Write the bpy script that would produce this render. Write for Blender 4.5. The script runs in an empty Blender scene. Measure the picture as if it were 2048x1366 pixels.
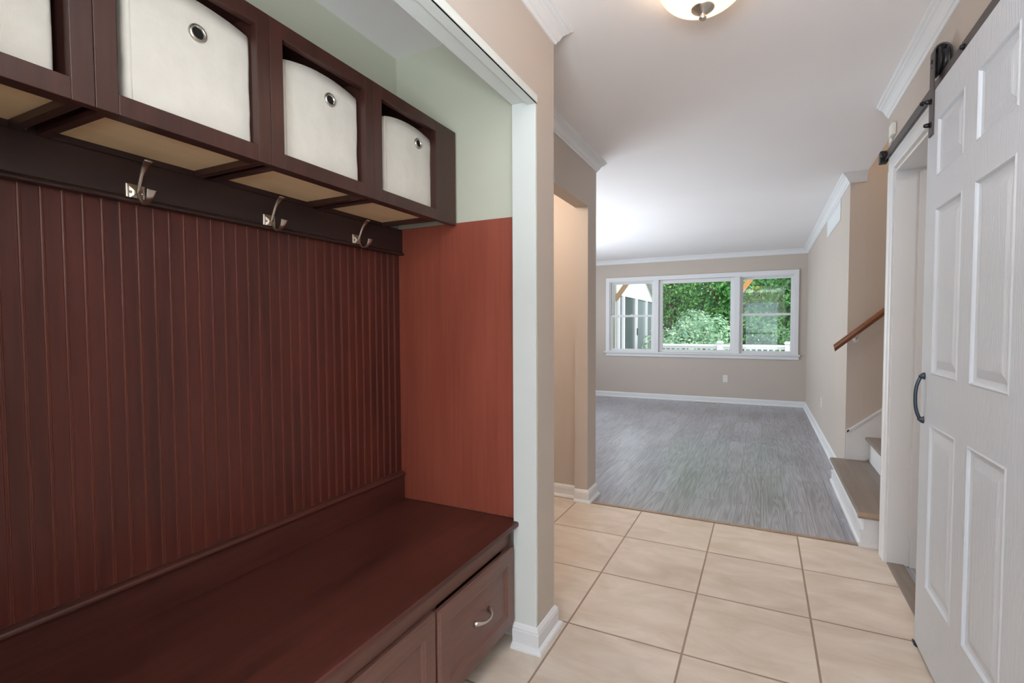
import bpy, bmesh, math, random
from mathutils import Vector, Matrix, noise
D = bpy.data; SC = bpy.context.scene; COL = SC.collection
R = math.radians; PI = math.pi
random.seed(7)

# ------------------------------------------------------------------ camera
cam = D.objects.new('camera', D.cameras.new('camera')); COL.objects.link(cam)
FPX, YAW, PITCH, ROLL, CH, CX, CY = 968.5025, 25.2112, -2.1433, .1367, 1.2406, 1070.059, 691.9042
cam.data.sensor_fit = 'HORIZONTAL'; cam.data.sensor_width = 36; cam.data.lens = FPX / 2048 * 36
cam.data.shift_x = (1024 - CX) / 2048; cam.data.shift_y = (CY - 683) / 2048
cam.data.clip_start = .05; cam.data.clip_end = 200
cam.location = (0, 0, CH)
cam.rotation_mode = 'XYZ'
cam.matrix_world = Matrix.Translation((0, 0, CH)) @ Matrix.Rotation(R(YAW), 4, 'Z') @ Matrix.Rotation(R(90 + PITCH), 4, 'X') @ Matrix.Rotation(R(-ROLL), 4, 'Z')
SC.camera = cam

# ------------------------------------------------------------------ world, lights, exposure
w = D.worlds.new('overcast_sky'); SC.world = w; w.use_nodes = True
wn = w.node_tree.nodes; wl = w.node_tree.links
bg = wn['Background']
tc = wn.new('ShaderNodeTexCoord'); nz = wn.new('ShaderNodeTexNoise'); nz.inputs['Scale'].default_value = 2.5
cr = wn.new('ShaderNodeValToRGB'); cr.color_ramp.elements[0].color = (.78, .87, 1, 1); cr.color_ramp.elements[1].color = (1, 1, 1, 1)
wl.new(tc.outputs['Generated'], nz.inputs['Vector']); wl.new(nz.outputs['Fac'], cr.inputs['Fac']); wl.new(cr.outputs['Color'], bg.inputs['Color'])
bg.inputs['Strength'].default_value = 1.25
SC.view_settings.view_transform = 'Standard'; SC.view_settings.look = 'None'
SC.view_settings.exposure = 0.68; SC.view_settings.gamma = 1; SC.view_settings.use_curve_mapping = False

def area(name, loc, rot, sx, sy, power, color):
    l = D.lights.new(name, 'AREA'); l.shape = 'RECTANGLE'; l.size = sx; l.size_y = sy; l.energy = power; l.color = color
    o = D.objects.new(name, l); COL.objects.link(o); o.location = loc; o.rotation_euler = rot; return o
def point(name, loc, power, color, rad=.06):
    l = D.lights.new(name, 'POINT'); l.energy = power; l.color = color; l.shadow_soft_size = rad
    o = D.objects.new(name, l); COL.objects.link(o); o.location = loc; return o
sun = D.objects.new('sun', D.lights.new('sun', 'SUN')); COL.objects.link(sun)
sun.data.energy = 2.2; sun.data.angle = R(20); sun.data.color = (1, .97, .92); sun.rotation_euler = Vector((-.72, .2, -.66)).to_track_quat('-Z', 'Y').to_euler()
# daylight through the glazed front door behind the camera, through the living room's side window, lamps
area('front_door_daylight', (-.05, -1.66, 1.15), (R(90), 0, 0), 1.1, 2.0, 15, (.66, .84, 1))
area('side_window_daylight', (-4.62, 5.9, 1.3), (R(90), 0, R(-90)), 2.6, 2.0, 75, (.78, .89, 1))
point('entry_lamp', (-.195, 1.72, 2.345), 5, (1, .80, .55), .05)
# unseen fill lights added to brighten the ceiling, behind the viewpoint and far left
area('foyer_fill', (-.1, -.55, 1.38), (R(180), 0, 0), .9, .9, 56, (.86, .94, 1))
area('living_room_fill', (-3.0, 5.1, .5), (R(180), 0, 0), 1.6, 1.6, 54, (.86, .93, 1))
point('side_hall_lamp', (-1.75, 2.5, 2.2), 16, (1, .86, .70), .08)
point('stairwell_lamp', (1.7, 3.85, 3.6), 22, (1, .84, .64), .12)
area('closet_lamp', (1.5, 1.9, 2.38), (0, 0, 0), .5, .5, 7, (1, .95, .9))

# ------------------------------------------------------------------ materials
def newmat(name):
    m = D.materials.new(name); m.use_nodes = True
    nt = m.node_tree; b = nt.nodes['Principled BSDF']; return m, nt, b
def s2l(c):
    return tuple(((v / 255) / 12.92 if v / 255 <= .04045 else ((v / 255 + .055) / 1.055) ** 2.4) for v in c) + (1,)
def N(nt, t, **k):
    n = nt.nodes.new('ShaderNode' + t)
    for a, v in k.items():
        if a in n.inputs: n.inputs[a].default_value = v
        else: setattr(n, a, v)
    return n
def mat_paint(name, rgb, rough=.6, bump=.02, scale=250, spec=.3, var=.03):
    m, nt, b = newmat(name); L = nt.links.new
    b.inputs['Roughness'].default_value = rough; b.inputs['Specular IOR Level'].default_value = spec
    t = N(nt, 'TexCoord'); n = N(nt, 'TexNoise', Scale=scale, Detail=2.); L(t.outputs['Object'], n.inputs['Vector'])
    bp = N(nt, 'Bump', Strength=bump * 4, Distance=.002); L(n.outputs['Fac'], bp.inputs['Height']); L(bp.outputs['Normal'], b.inputs['Normal'])
    n2 = N(nt, 'TexNoise', Scale=1.7, Detail=1.); L(t.outputs['Object'], n2.inputs['Vector'])
    c = s2l(rgb); mx = N(nt, 'MixRGB'); L(n2.outputs['Fac'], mx.inputs['Fac'])
    mx.inputs['Color1'].default_value = tuple(v * (1 - var) for v in c[:3]) + (1,); mx.inputs['Color2'].default_value = tuple(min(1, v * (1 + var)) for v in c[:3]) + (1,)
    L(mx.outputs['Color'], b.inputs['Base Color']); return m
def mat_plain(name, rgb, rough=.5, metal=0., spec=.5, emis=0.):
    m, nt, b = newmat(name)
    b.inputs['Base Color'].default_value = s2l(rgb); b.inputs['Roughness'].default_value = rough; b.inputs['Metallic'].default_value = metal
    b.inputs['Specular IOR Level'].default_value = spec
    if emis: b.inputs['Emission Color'].default_value = s2l(rgb); b.inputs['Emission Strength'].default_value = emis
    return m
def mat_wood(name, c1, c2, rough=.35, axis=2, scale=1., coat=0., spec=.5, fine=60, contrast=(.3, .7), bump=.1):
    """grain stretched along axis (0 x, 1 y, 2 z)"""
    m, nt, b = newmat(name); L = nt.links.new
    t = N(nt, 'TexCoord'); mp = N(nt, 'Mapping'); L(t.outputs['Object'], mp.inputs['Vector'])
    sc = [fine * scale] * 3; sc[axis] = 2.2 * scale; mp.inputs['Scale'].default_value = sc
    n = N(nt, 'TexNoise', Scale=1., Detail=6., Roughness=.65); L(mp.outputs['Vector'], n.inputs['Vector'])
    mp2 = N(nt, 'Mapping'); L(t.outputs['Object'], mp2.inputs['Vector']); s2 = [6.] * 3; s2[axis] = 1.2; mp2.inputs['Scale'].default_value = s2
    n2 = N(nt, 'TexNoise', Scale=1., Detail=3.); L(mp2.outputs['Vector'], n2.inputs['Vector'])
    ad = N(nt, 'Math', operation='ADD'); mu = N(nt, 'Math', operation='MULTIPLY'); mu.inputs[1].default_value = .5
    L(n.outputs['Fac'], ad.inputs[0]); L(n2.outputs['Fac'], ad.inputs[1]); L(ad.outputs[0], mu.inputs[0])
    r = N(nt, 'ValToRGB'); r.color_ramp.elements[0].position = contrast[0]; r.color_ramp.elements[1].position = contrast[1]
    r.color_ramp.elements[0].color = s2l(c1); r.color_ramp.elements[1].color = s2l(c2)
    L(mu.outputs[0], r.inputs['Fac']); L(r.outputs['Color'], b.inputs['Base Color'])
    bp = N(nt, 'Bump', Strength=bump, Distance=.001); L(n.outputs['Fac'], bp.inputs['Height']); L(bp.outputs['Normal'], b.inputs['Normal'])
    b.inputs['Roughness'].default_value = rough; b.inputs['Specular IOR Level'].default_value = spec
    b.inputs['Coat Weight'].default_value = coat; b.inputs['Coat Roughness'].default_value = .2
    return m

M = {}
M['wall'] = mat_paint('greige_wall_paint', (193, 181, 171))
M['niche'] = mat_paint('niche_green_light_paint', (196, 198, 180))  # same wall paint, with the greenish light put into its colour
M['ceil'] = mat_paint('ceiling_paint', (240, 236, 235), .8)
M['trim'] = mat_paint('white_trim_paint', (224, 224, 225), .35, .01, 80, .4, .01)
M['jamb'] = mat_paint('jamb_paint', (214, 218, 214), .4, .01, 80, .4, .01)
M['cherry'] = mat_wood('dark_cherry_stain', (48, 28, 24), (76, 45, 38), .33, 2, fine=50)
M['cherry_h'] = mat_wood('dark_cherry_stain_long', (58, 29, 24), (92, 48, 40), .33, 1, fine=50)
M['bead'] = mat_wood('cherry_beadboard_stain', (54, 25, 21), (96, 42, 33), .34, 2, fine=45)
# lighter edges along every bead
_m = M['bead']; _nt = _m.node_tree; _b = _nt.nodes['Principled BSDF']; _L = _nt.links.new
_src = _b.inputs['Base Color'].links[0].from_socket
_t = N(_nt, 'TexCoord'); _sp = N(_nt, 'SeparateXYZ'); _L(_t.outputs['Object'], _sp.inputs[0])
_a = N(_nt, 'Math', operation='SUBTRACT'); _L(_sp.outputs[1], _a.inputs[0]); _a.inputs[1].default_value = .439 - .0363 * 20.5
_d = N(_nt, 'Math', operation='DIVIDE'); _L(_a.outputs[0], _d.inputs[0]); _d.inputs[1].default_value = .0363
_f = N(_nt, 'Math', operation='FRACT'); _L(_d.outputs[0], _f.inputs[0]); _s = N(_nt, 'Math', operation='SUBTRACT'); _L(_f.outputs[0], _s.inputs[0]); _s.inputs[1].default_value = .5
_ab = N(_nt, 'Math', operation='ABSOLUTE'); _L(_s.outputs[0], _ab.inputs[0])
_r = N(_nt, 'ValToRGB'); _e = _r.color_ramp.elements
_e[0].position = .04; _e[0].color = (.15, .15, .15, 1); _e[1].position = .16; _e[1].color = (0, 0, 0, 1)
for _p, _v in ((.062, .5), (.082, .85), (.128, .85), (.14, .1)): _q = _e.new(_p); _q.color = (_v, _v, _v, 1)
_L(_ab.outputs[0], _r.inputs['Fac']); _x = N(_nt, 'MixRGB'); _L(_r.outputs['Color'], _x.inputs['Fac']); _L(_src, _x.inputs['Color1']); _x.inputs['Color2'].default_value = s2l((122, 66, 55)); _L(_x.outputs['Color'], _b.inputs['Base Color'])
M['endp'] = mat_wood('lit_cherry_stain', (132, 64, 50), (160, 84, 66), .38, 2, fine=60)  # same cherry stain, with the light falling on the panel put into its colour
M['rail'] = mat_wood('espresso_stain', (40, 27, 25), (56, 37, 34), .36, 1, fine=40)
M['front'] = mat_wood('cherry_drawer_stain', (98, 68, 60), (120, 84, 74), .32, 1, fine=60)
M['maple'] = mat_wood('maple_veneer', (236, 204, 158), (248, 222, 182), .5, 1, fine=25)
M['cabin'] = mat_plain('cabinet_interior_stain', (40, 20, 16), .5)
M['oak'] = mat_wood('oak_rail', (104, 60, 34), (146, 88, 52), .3, 0, fine=60)
M['nickel'] = mat_plain('brushed_nickel', (205, 200, 192), .28, 1.)
M['brown_metal'] = mat_plain('dark_bronze_metal', (92, 84, 82), .42, .6)
M['black_metal'] = mat_plain('black_metal', (44, 43, 45), .35, .6)
M['blue_metal'] = mat_plain('slate_metal', (70, 82, 92), .35, .7)
M['black'] = mat_plain('black_void', (6, 5, 5), .9)
M['plastic'] = mat_plain('white_plastic', (226, 224, 216), .4)
M['vent'] = mat_plain('vent_enamel', (214, 218, 218), .4)
M['slot'] = mat_plain('dark_slot', (60, 58, 56), .8)
M['bronze_vent'] = mat_plain('register_tan', (196, 184, 168), .5)
M['fascia'] = mat_plain('fascia_grey', (190, 186, 186), .6)
M['siding'] = mat_plain('white_siding', (238, 240, 242), .6)
M['vinyl'] = mat_plain('white_vinyl', (240, 242, 245), .4)
M['timber'] = mat_wood('treated_timber', (150, 122, 90), (182, 150, 110), .7, 2, fine=30)
M['timber_o'] = mat_wood('orange_timber', (216, 140, 70), (240, 176, 104), .7, 2, fine=30)
M['timber_g'] = mat_wood('weathered_post', (150, 156, 150), (184, 190, 184), .7, 2, fine=30)
M['bark'] = mat_wood('bark', (60, 48, 40), (104, 90, 76), .9, 2, fine=20, bump=.5)
M['deck'] = mat_wood('deck_boards', (150, 148, 144), (178, 176, 172), .7, 1, fine=20)
M['screen'] = mat_plain('dark_screen_mesh', (74, 84, 90), .25, 0, .6)
M['screen2'] = mat_plain('grey_screen_mesh', (128, 138, 148), .3, 0, .6)
def leafmat(name, a, b_, c):
    m, nt, b = newmat(name); L = nt.links.new
    g = N(nt, 'NewGeometry'); r = N(nt, 'ValToRGB'); L(g.outputs['Random Per Island'], r.inputs['Fac'])
    e = r.color_ramp.elements; e[0].color = s2l(a); e[1].color = s2l(c); e[1].position = 1; x = e.new(.55); x.color = s2l(b_)
    L(r.outputs['Color'], b.inputs['Base Color']); b.inputs['Roughness'].default_value = .55
    tr = N(nt, 'BsdfTranslucent'); L(r.outputs['Color'], tr.inputs['Color']); mx = N(nt, 'MixShader'); mx.inputs[0].default_value = .3
    L(b.outputs[0], mx.inputs[1]); L(tr.outputs[0], mx.inputs[2]); L(mx.outputs[0], nt.nodes['Material Output'].inputs['Surface'])
    return m
M['leaf1'] = leafmat('leaf_green', (66, 132, 76), (104, 176, 98), (156, 212, 118))
M['leaf2'] = leafmat('leaf_pale', (120, 166, 140), (164, 204, 168), (206, 226, 190))
M['leaf3'] = leafmat('leaf_dark', (66, 112, 78), (104, 152, 104), (148, 186, 126))
M['grass'] = mat_paint('lawn', (86, 122, 62), .9, .2, 60, .2, .2)

def mat_glass():
    m, nt, b = newmat('window_glass'); L = nt.links.new; nt.nodes.remove(b)
    t = N(nt, 'BsdfTransparent'); t.inputs['Color'].default_value = (.97, .985, .98, 1)
    g = N(nt, 'BsdfGlossy', Roughness=.01); f = N(nt, 'Fresnel', IOR=1.45); mx = N(nt, 'MixShader')
    L(f.outputs[0], mx.inputs[0]); L(t.outputs[0], mx.inputs[1]); L(g.outputs[0], mx.inputs[2]); L(mx.outputs[0], nt.nodes['Material Output'].inputs['Surface'])
    return m
M['glass'] = mat_glass()
def mat_globe():
    m, nt, b = newmat('alabaster_glass_lit'); L = nt.links.new
    b.inputs['Base Color'].default_value = (.9, .75, .55, 1); b.inputs['Roughness'].default_value = .3
    t = N(nt, 'TexCoord'); n = N(nt, 'TexNoise', Scale=6., Detail=2.); L(t.outputs['Object'], n.inputs['Vector'])
    r = N(nt, 'ValToRGB'); r.color_ramp.elements[0].color = (1, .62, .34, 1); r.color_ramp.elements[1].color = (1, .84, .6, 1)
    r.color_ramp.elements[0].position = .35; r.color_ramp.elements[1].position = .7
    L(n.outputs['Fac'], r.inputs['Fac']); L(r.outputs['Color'], b.inputs['Emission Color']); b.inputs['Emission Strength'].default_value = .72
    tr = N(nt, 'BsdfTranslucent'); tr.inputs['Color'].default_value = (1, .86, .64, 1)
    mx = N(nt, 'MixShader'); mx.inputs[0].default_value = .22; L(b.outputs[0], mx.inputs[1]); L(tr.outputs[0], mx.inputs[2])
    L(mx.outputs[0], nt.nodes['Material Output'].inputs['Surface']); return m
M['globe'] = mat_globe()
def mat_fabric():
    m, nt, b = newmat('canvas_fabric'); L = nt.links.new
    t = N(nt, 'TexCoord'); wv = N(nt, 'TexWave', Scale=260., Distortion=.4); wv.bands_direction = 'DIAGONAL'; L(t.outputs['Object'], wv.inputs['Vector'])
    n = N(nt, 'TexNoise', Scale=16., Detail=3.); L(t.outputs['Object'], n.inputs['Vector'])
    r = N(nt, 'ValToRGB'); r.color_ramp.elements[0].color = s2l((203, 199, 190)); r.color_ramp.elements[1].color = s2l((219, 216, 207)); L(n.outputs['Fac'], r.inputs['Fac'])
    L(r.outputs['Color'], b.inputs['Base Color']); b.inputs['Roughness'].default_value = .9; b.inputs['Specular IOR Level'].default_value = .15
    bp = N(nt, 'Bump', Strength=.25, Distance=.0006); L(wv.outputs['Fac'], bp.inputs['Height'])
    bp2 = N(nt, 'Bump', Strength=.35, Distance=.006); L(n.outputs['Fac'], bp2.inputs['Height']); L(bp.outputs['Normal'], bp2.inputs['Normal']); L(bp2.outputs['Normal'], b.inputs['Normal'])
    return m
M['fabric'] = mat_fabric()
def mat_tile():
    m, nt, b = newmat('beige_porcelain_tile'); L = nt.links.new
    t = N(nt, 'TexCoord'); sp = N(nt, 'SeparateXYZ'); L(t.outputs['Object'], sp.inputs[0])
    TP, TX, TY = .463, -.7259, 2.7879
    def edge(o, off):
        a = N(nt, 'Math', operation='SUBTRACT'); L(o, a.inputs[0]); a.inputs[1].default_value = off - 20 * TP
        d = N(nt, 'Math', operation='DIVIDE'); L(a.outputs[0], d.inputs[0]); d.inputs[1].default_value = TP
        f = N(nt, 'Math', operation='FRACT'); L(d.outputs[0], f.inputs[0])
        fl = N(nt, 'Math', operation='FLOOR'); L(d.outputs[0], fl.inputs[0])
        s = N(nt, 'Math', operation='SUBTRACT'); L(f.outputs[0], s.inputs[0]); s.inputs[1].default_value = .5
        ab = N(nt, 'Math', operation='ABSOLUTE'); L(s.outputs[0], ab.inputs[0]); return ab.outputs[0], fl.outputs[0]
    ex, fx = edge(sp.outputs[0], TX); ey, fy = edge(sp.outputs[1], TY)
    mx = N(nt, 'Math', operation='MAXIMUM'); L(ex, mx.inputs[0]); L(ey, mx.inputs[1])
    gr = N(nt, 'MapRange'); gr.interpolation_type = 'SMOOTHSTEP'
    gr.inputs['From Min'].default_value = .4885; gr.inputs['From Max'].default_value = .4945; L(mx.outputs[0], gr.inputs['Value'])
    cb = N(nt, 'CombineXYZ'); L(fx, cb.inputs[0]); L(fy, cb.inputs[1]); wn_ = N(nt, 'TexWhiteNoise'); L(cb.outputs[0], wn_.inputs['Vector'])
    va = N(nt, 'VectorMath', operation='MULTIPLY_ADD'); L(wn_.outputs['Color'], va.inputs[0]); va.inputs[1].default_value = (5, 5, 5); L(t.outputs['Object'], va.inputs[2])
    n = N(nt, 'TexNoise', Scale=5., Detail=6., Roughness=.6, Distortion=.6); mp = N(nt, 'Mapping'); mp.inputs['Scale'].default_value = (.7, 1.6, 1); L(va.outputs[0], mp.inputs['Vector']); L(mp.outputs[0], n.inputs['Vector'])
    r = N(nt, 'ValToRGB'); r.color_ramp.elements[0].position = .3; r.color_ramp.elements[1].position = .72
    r.color_ramp.elements[0].color = s2l((198, 181, 164)); r.color_ramp.elements[1].color = s2l((222, 209, 196)); L(n.outputs['Fac'], r.inputs['Fac'])
    mixc = N(nt, 'MixRGB'); L(gr.outputs[0], mixc.inputs['Fac']); L(r.outputs['Color'], mixc.inputs['Color1']); mixc.inputs['Color2'].default_value = s2l((150, 126, 110))
    L(mixc.outputs['Color'], b.inputs['Base Color'])
    n3 = N(nt, 'TexNoise', Scale=30., Detail=3.); L(t.outputs['Object'], n3.inputs['Vector'])
    h = N(nt, 'Math', operation='MULTIPLY'); L(n3.outputs['Fac'], h.inputs[0]); h.inputs[1].default_value = .15
    hh = N(nt, 'Math', operation='SUBTRACT'); L(h.outputs[0], hh.inputs[0]); L(gr.outputs[0], hh.inputs[1])
    bp = N(nt, 'Bump', Strength=.5, Distance=.002); L(hh.outputs[0], bp.inputs['Height']); L(bp.outputs['Normal'], b.inputs['Normal'])
    b.inputs['Roughness'].default_value = .38; return m
M['tile'] = mat_tile()
def mat_plank(name, ang=True, dark=(104, 99, 101), light=(188, 190, 200), rough=.27):
    m, nt, b = newmat(name); L = nt.links.new
    t = N(nt, 'TexCoord'); sp = N(nt, 'SeparateXYZ'); L(t.outputs['Object'], sp.inputs[0]); cb = N(nt, 'CombineXYZ')
    L(sp.outputs[1], cb.inputs[0]); L(sp.outputs[0], cb.inputs[1])
    br = N(nt, 'TexBrick'); br.offset = .37; br.inputs['Scale'].default_value = 1.; br.inputs['Brick Width'].default_value = 1.22; br.inputs['Row Height'].default_value = .152
    br.inputs['Mortar Size'].default_value = .0011; br.inputs['Mortar Smooth'].default_value = .3; br.inputs['Bias'].default_value = 0.
    br.inputs['Color1'].default_value = (0, 0, 0, 1); br.inputs['Color2'].default_value = (1, 1, 1, 1); br.inputs['Mortar'].default_value = (.5, .5, .5, 1); L(cb.outputs[0], br.inputs['Vector'])
    # per-plank offset of the grain
    va = N(nt, 'VectorMath', operation='MULTIPLY_ADD'); L(br.outputs['Color'], va.inputs[0]); va.inputs[1].default_value = (7, 3, 5); L(cb.outputs[0], va.inputs[2])
    mp = N(nt, 'Mapping'); mp.inputs['Scale'].default_value = (.6, 9, 1); L(va.outputs[0], mp.inputs['Vector'])
    n = N(nt, 'TexNoise', Scale=1.3, Detail=2., Roughness=.5, Distortion=.3); L(mp.outputs[0], n.inputs['Vector'])
    mu = N(nt, 'Math', operation='MULTIPLY'); L(n.outputs['Fac'], mu.inputs[0]); mu.inputs[1].default_value = 26.
    sn = N(nt, 'Math', operation='SINE'); mu2 = N(nt, 'Math', operation='MULTIPLY'); L(mu.outputs[0], mu2.inputs[0]); mu2.inputs[1].default_value = 2.4; L(mu2.outputs[0], sn.inputs[0])
    mp3 = N(nt, 'Mapping'); mp3.inputs['Scale'].default_value = (5, 160, 1); L(va.outputs[0], mp3.inputs['Vector'])
    n3 = N(nt, 'TexNoise', Scale=1., Detail=4.); L(mp3.outputs[0], n3.inputs['Vector'])
    n4 = N(nt, 'TexNoise', Scale=1.1, Detail=2.); L(va.outputs[0], n4.inputs['Vector'])
    def lin(src, k, c):
        a = N(nt, 'Math', operation='MULTIPLY_ADD'); L(src, a.inputs[0]); a.inputs[1].default_value = k; a.inputs[2].default_value = c; return a.outputs[0]
    def addn(a_, b_):
        a = N(nt, 'Math', operation='ADD'); L(a_, a.inputs[0]); L(b_, a.inputs[1]); return a.outputs[0]
    f = addn(addn(lin(sn.outputs[0], .085, .0), lin(n3.outputs['Fac'], .55, -.02)), lin(n4.outputs['Fac'], .5, -.05))
    r = N(nt, 'ValToRGB'); r.color_ramp.elements[0].position = .15; r.color_ramp.elements[1].position = .85
    r.color_ramp.elements[0].color = s2l(dark); r.color_ramp.elements[1].color = s2l(light); L(f, r.inputs['Fac'])
    mixc = N(nt, 'MixRGB'); L(br.outputs['Fac'], mixc.inputs['Fac']); L(r.outputs['Color'], mixc.inputs['Color1']); mixc.inputs['Color2'].default_value = s2l((62, 54, 50))
    L(mixc.outputs['Color'], b.inputs['Base Color'])
    hh = N(nt, 'Math', operation='SUBTRACT'); L(f, hh.inputs[0]); L(br.outputs['Fac'], hh.inputs[1])
    bp = N(nt, 'Bump', Strength=.35, Distance=.0012); L(hh.outputs[0], bp.inputs['Height']); L(bp.outputs['Normal'], b.inputs['Normal'])
    rr = lin(f, .05, rough); L(rr, b.inputs['Roughness']); b.inputs['Specular IOR Level'].default_value = .7; b.inputs['Coat Weight'].default_value = .2; b.inputs['Coat Roughness'].default_value = .22
    return m
M['plank'] = mat_plank('glare_tinted_planks')  # bluish window glare is put into the plank colour
M['tread'] = mat_wood('laminate_tread', (110, 98, 90), (146, 132, 122), .4, 1, fine=40)
M['nose'] = mat_wood('laminate_nosing', (140, 116, 98), (170, 146, 126), .4, 1, fine=40)
def mat_door():
    m, nt, b = newmat('embossed_white_door'); L = nt.links.new
    b.inputs['Base Color'].default_value = s2l((210, 216, 224)); b.inputs['Roughness'].default_value = .40
    t = N(nt, 'TexCoord'); mp = N(nt, 'Mapping'); mp.inputs['Scale'].default_value = (1, 8, .9); L(t.outputs['Object'], mp.inputs['Vector'])
    n = N(nt, 'TexNoise', Scale=1.6, Detail=2., Distortion=.2); L(mp.outputs[0], n.inputs['Vector'])
    mu = N(nt, 'Math', operation='MULTIPLY'); mu.inputs[1].default_value = 95.; L(n.outputs['Fac'], mu.inputs[0]); sn = N(nt, 'Math', operation='SINE'); L(mu.outputs[0], sn.inputs[0])
    mp2 = N(nt, 'Mapping'); mp2.inputs['Scale'].default_value = (1, 300, 9); L(t.outputs['Object'], mp2.inputs['Vector']); n2 = N(nt, 'TexNoise', Scale=1., Detail=2.); L(mp2.outputs[0], n2.inputs['Vector'])
    a = N(nt, 'Math', operation='MULTIPLY_ADD'); L(sn.outputs[0], a.inputs[0]); a.inputs[1].default_value = .3; L(n2.outputs['Fac'], a.inputs[2])
    bp = N(nt, 'Bump', Strength=.45, Distance=.001); L(a.outputs[0], bp.inputs['Height']); L(bp.outputs['Normal'], b.inputs['Normal']); return m
M['door'] = mat_door()

# ------------------------------------------------------------------ helpers
def obj(name, bm, m, parent=None, loc=None, smooth=False, bevel=0, seg=2):
    me = D.meshes.new(name); bmesh.ops.recalc_face_normals(bm, faces=bm.faces); bm.to_mesh(me); bm.free()
    me.materials.append(M[m] if isinstance(m, str) else m)
    o = D.objects.new(name, me); COL.objects.link(o)
    if loc: o.location = loc
    if parent: o.parent = parent
    if smooth:
        for p in me.polygons: p.use_smooth = True
    if bevel:
        b = o.modifiers.new('bevel', 'BEVEL'); b.width = bevel; b.segments = seg; b.limit_method = 'ANGLE'; b.angle_limit = R(40)
    return o
def empty(name, loc=(0, 0, 0)):
    o = D.objects.new(name, None); COL.objects.link(o); o.location = loc; o.empty_display_size = .05; return o
def tag(o, label, cat, group=None, kind=None):
    o['label'] = label; o['category'] = cat
    if group: o['group'] = group
    if kind: o['kind'] = kind
    return o
def struct(o, label, cat): return tag(o, label, cat, None, 'structure')
def box(bm, x0, x1, y0, y1, z0, z1):
    v = [bm.verts.new((x, y, z)) for x in (x0, x1) for y in (y0, y1) for z in (z0, z1)]
    for f in ((0, 1, 3, 2), (4, 6, 7, 5), (0, 4, 5, 1), (2, 3, 7, 6), (0, 2, 6, 4), (1, 5, 7, 3)): bm.faces.new([v[i] for i in f])
def bx(*bs):
    bm = bmesh.new()
    for b in bs: box(bm, *b)
    return bm
def prism(bm, pts, axis, a, b_):
    """pts 2D polygon, extruded along axis from a to b_"""
    def P(p, t):
        if axis == 0: return (t, p[0], p[1])
        if axis == 1: return (p[0], t, p[1])
        return (p[0], p[1], t)
    A = [bm.verts.new(P(p, a)) for p in pts]; B = [bm.verts.new(P(p, b_)) for p in pts]; n = len(pts)
    bm.faces.new(A); bm.faces.new(B[::-1])
    for i in range(n): bm.faces.new((A[i], B[i], B[(i + 1) % n], A[(i + 1) % n]))
def sweep(bm, path, prof):
    """path in XY; profile (d, z), d is the offset to the left of travel; mitred corners"""
    P = [Vector(p) for p in path]; n = len(P); rings = []
    for i in range(n):
        if i == 0: d = (P[1] - P[0]).normalized(); m = Vector((-d.y, d.x))
        elif i == n - 1: d = (P[-1] - P[-2]).normalized(); m = Vector((-d.y, d.x))
        else:
            d0 = (P[i] - P[i - 1]).normalized(); d1 = (P[i + 1] - P[i]).normalized()
            n0 = Vector((-d0.y, d0.x)); n1 = Vector((-d1.y, d1.x)); m = (n0 + n1); m = m / m.dot(n0) if abs(m.dot(n0)) > 1e-6 else n0
        rings.append([bm.verts.new((P[i].x + m.x * d_, P[i].y + m.y * d_, z)) for d_, z in prof])
    k = len(prof)
    for a, b_ in zip(rings, rings[1:]):
        for j in range(k): bm.faces.new((a[j], b_[j], b_[(j + 1) % k], a[(j + 1) % k]))
    bm.faces.new(rings[0]); bm.faces.new(rings[-1][::-1])
def ring_frame(p, d):
    d = d.normalized(); u = Vector((0, 0, 1)) if abs(d.z) < .9 else Vector((1, 0, 0)); a = d.cross(u).normalized(); return a, a.cross(d).normalized()
def tube(bm, pts, rad, seg=12, caps=True):
    P = [Vector(p) for p in pts]; rings = []; rr = rad if isinstance(rad, (list, tuple)) else [rad] * len(P)
    a = None
    for i, p in enumerate(P):
        d = (P[min(i + 1, len(P) - 1)] - P[max(i - 1, 0)]).normalized()
        if a is None: a, b_ = ring_frame(p, d)
        else: a = (a - d * a.dot(d)).normalized(); b_ = a.cross(d)
        r = rr[i]; ra, rb = (r if isinstance(r, (tuple, list)) else (r, r))
        rings.append([bm.verts.new(p + a * math.cos(2 * PI * k / seg) * ra + b_ * math.sin(2 * PI * k / seg) * rb) for k in range(seg)])
    for x, y in zip(rings, rings[1:]):
        for k in range(seg): bm.faces.new((x[k], y[k], y[(k + 1) % seg], x[(k + 1) % seg]))
    if caps: bm.faces.new(rings[0]); bm.faces.new(rings[-1][::-1])
def lathe(bm, prof, seg=40, axis=2, c=(0, 0, 0)):
    """prof (r, t) along axis"""
    rings = []
    for r, t in prof:
        ring = []
        for k in range(seg):
            a = 2 * PI * k / seg; u, v = r * math.cos(a), r * math.sin(a)
            p = (u, v, t) if axis == 2 else ((t, u, v) if axis == 0 else (u, t, v))
            ring.append(bm.verts.new((p[0] + c[0], p[1] + c[1], p[2] + c[2])))
        rings.append(ring)
    for x, y in zip(rings, rings[1:]):
        for k in range(seg): bm.faces.new((x[k], y[k], y[(k + 1) % seg], x[(k + 1) % seg]))
    bm.faces.new(rings[0]); bm.faces.new(rings[-1][::-1])
def cyl(bm, c, r, t0, t1, axis=2, seg=20): lathe(bm, [(r, t0), (r, t1)], seg, axis, c)
def copy_tree(o, parent=None):
    c = o.copy(); COL.objects.link(c); c.parent = parent
    for ch in list(o.children): copy_tree(ch, c)
    return c

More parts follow.
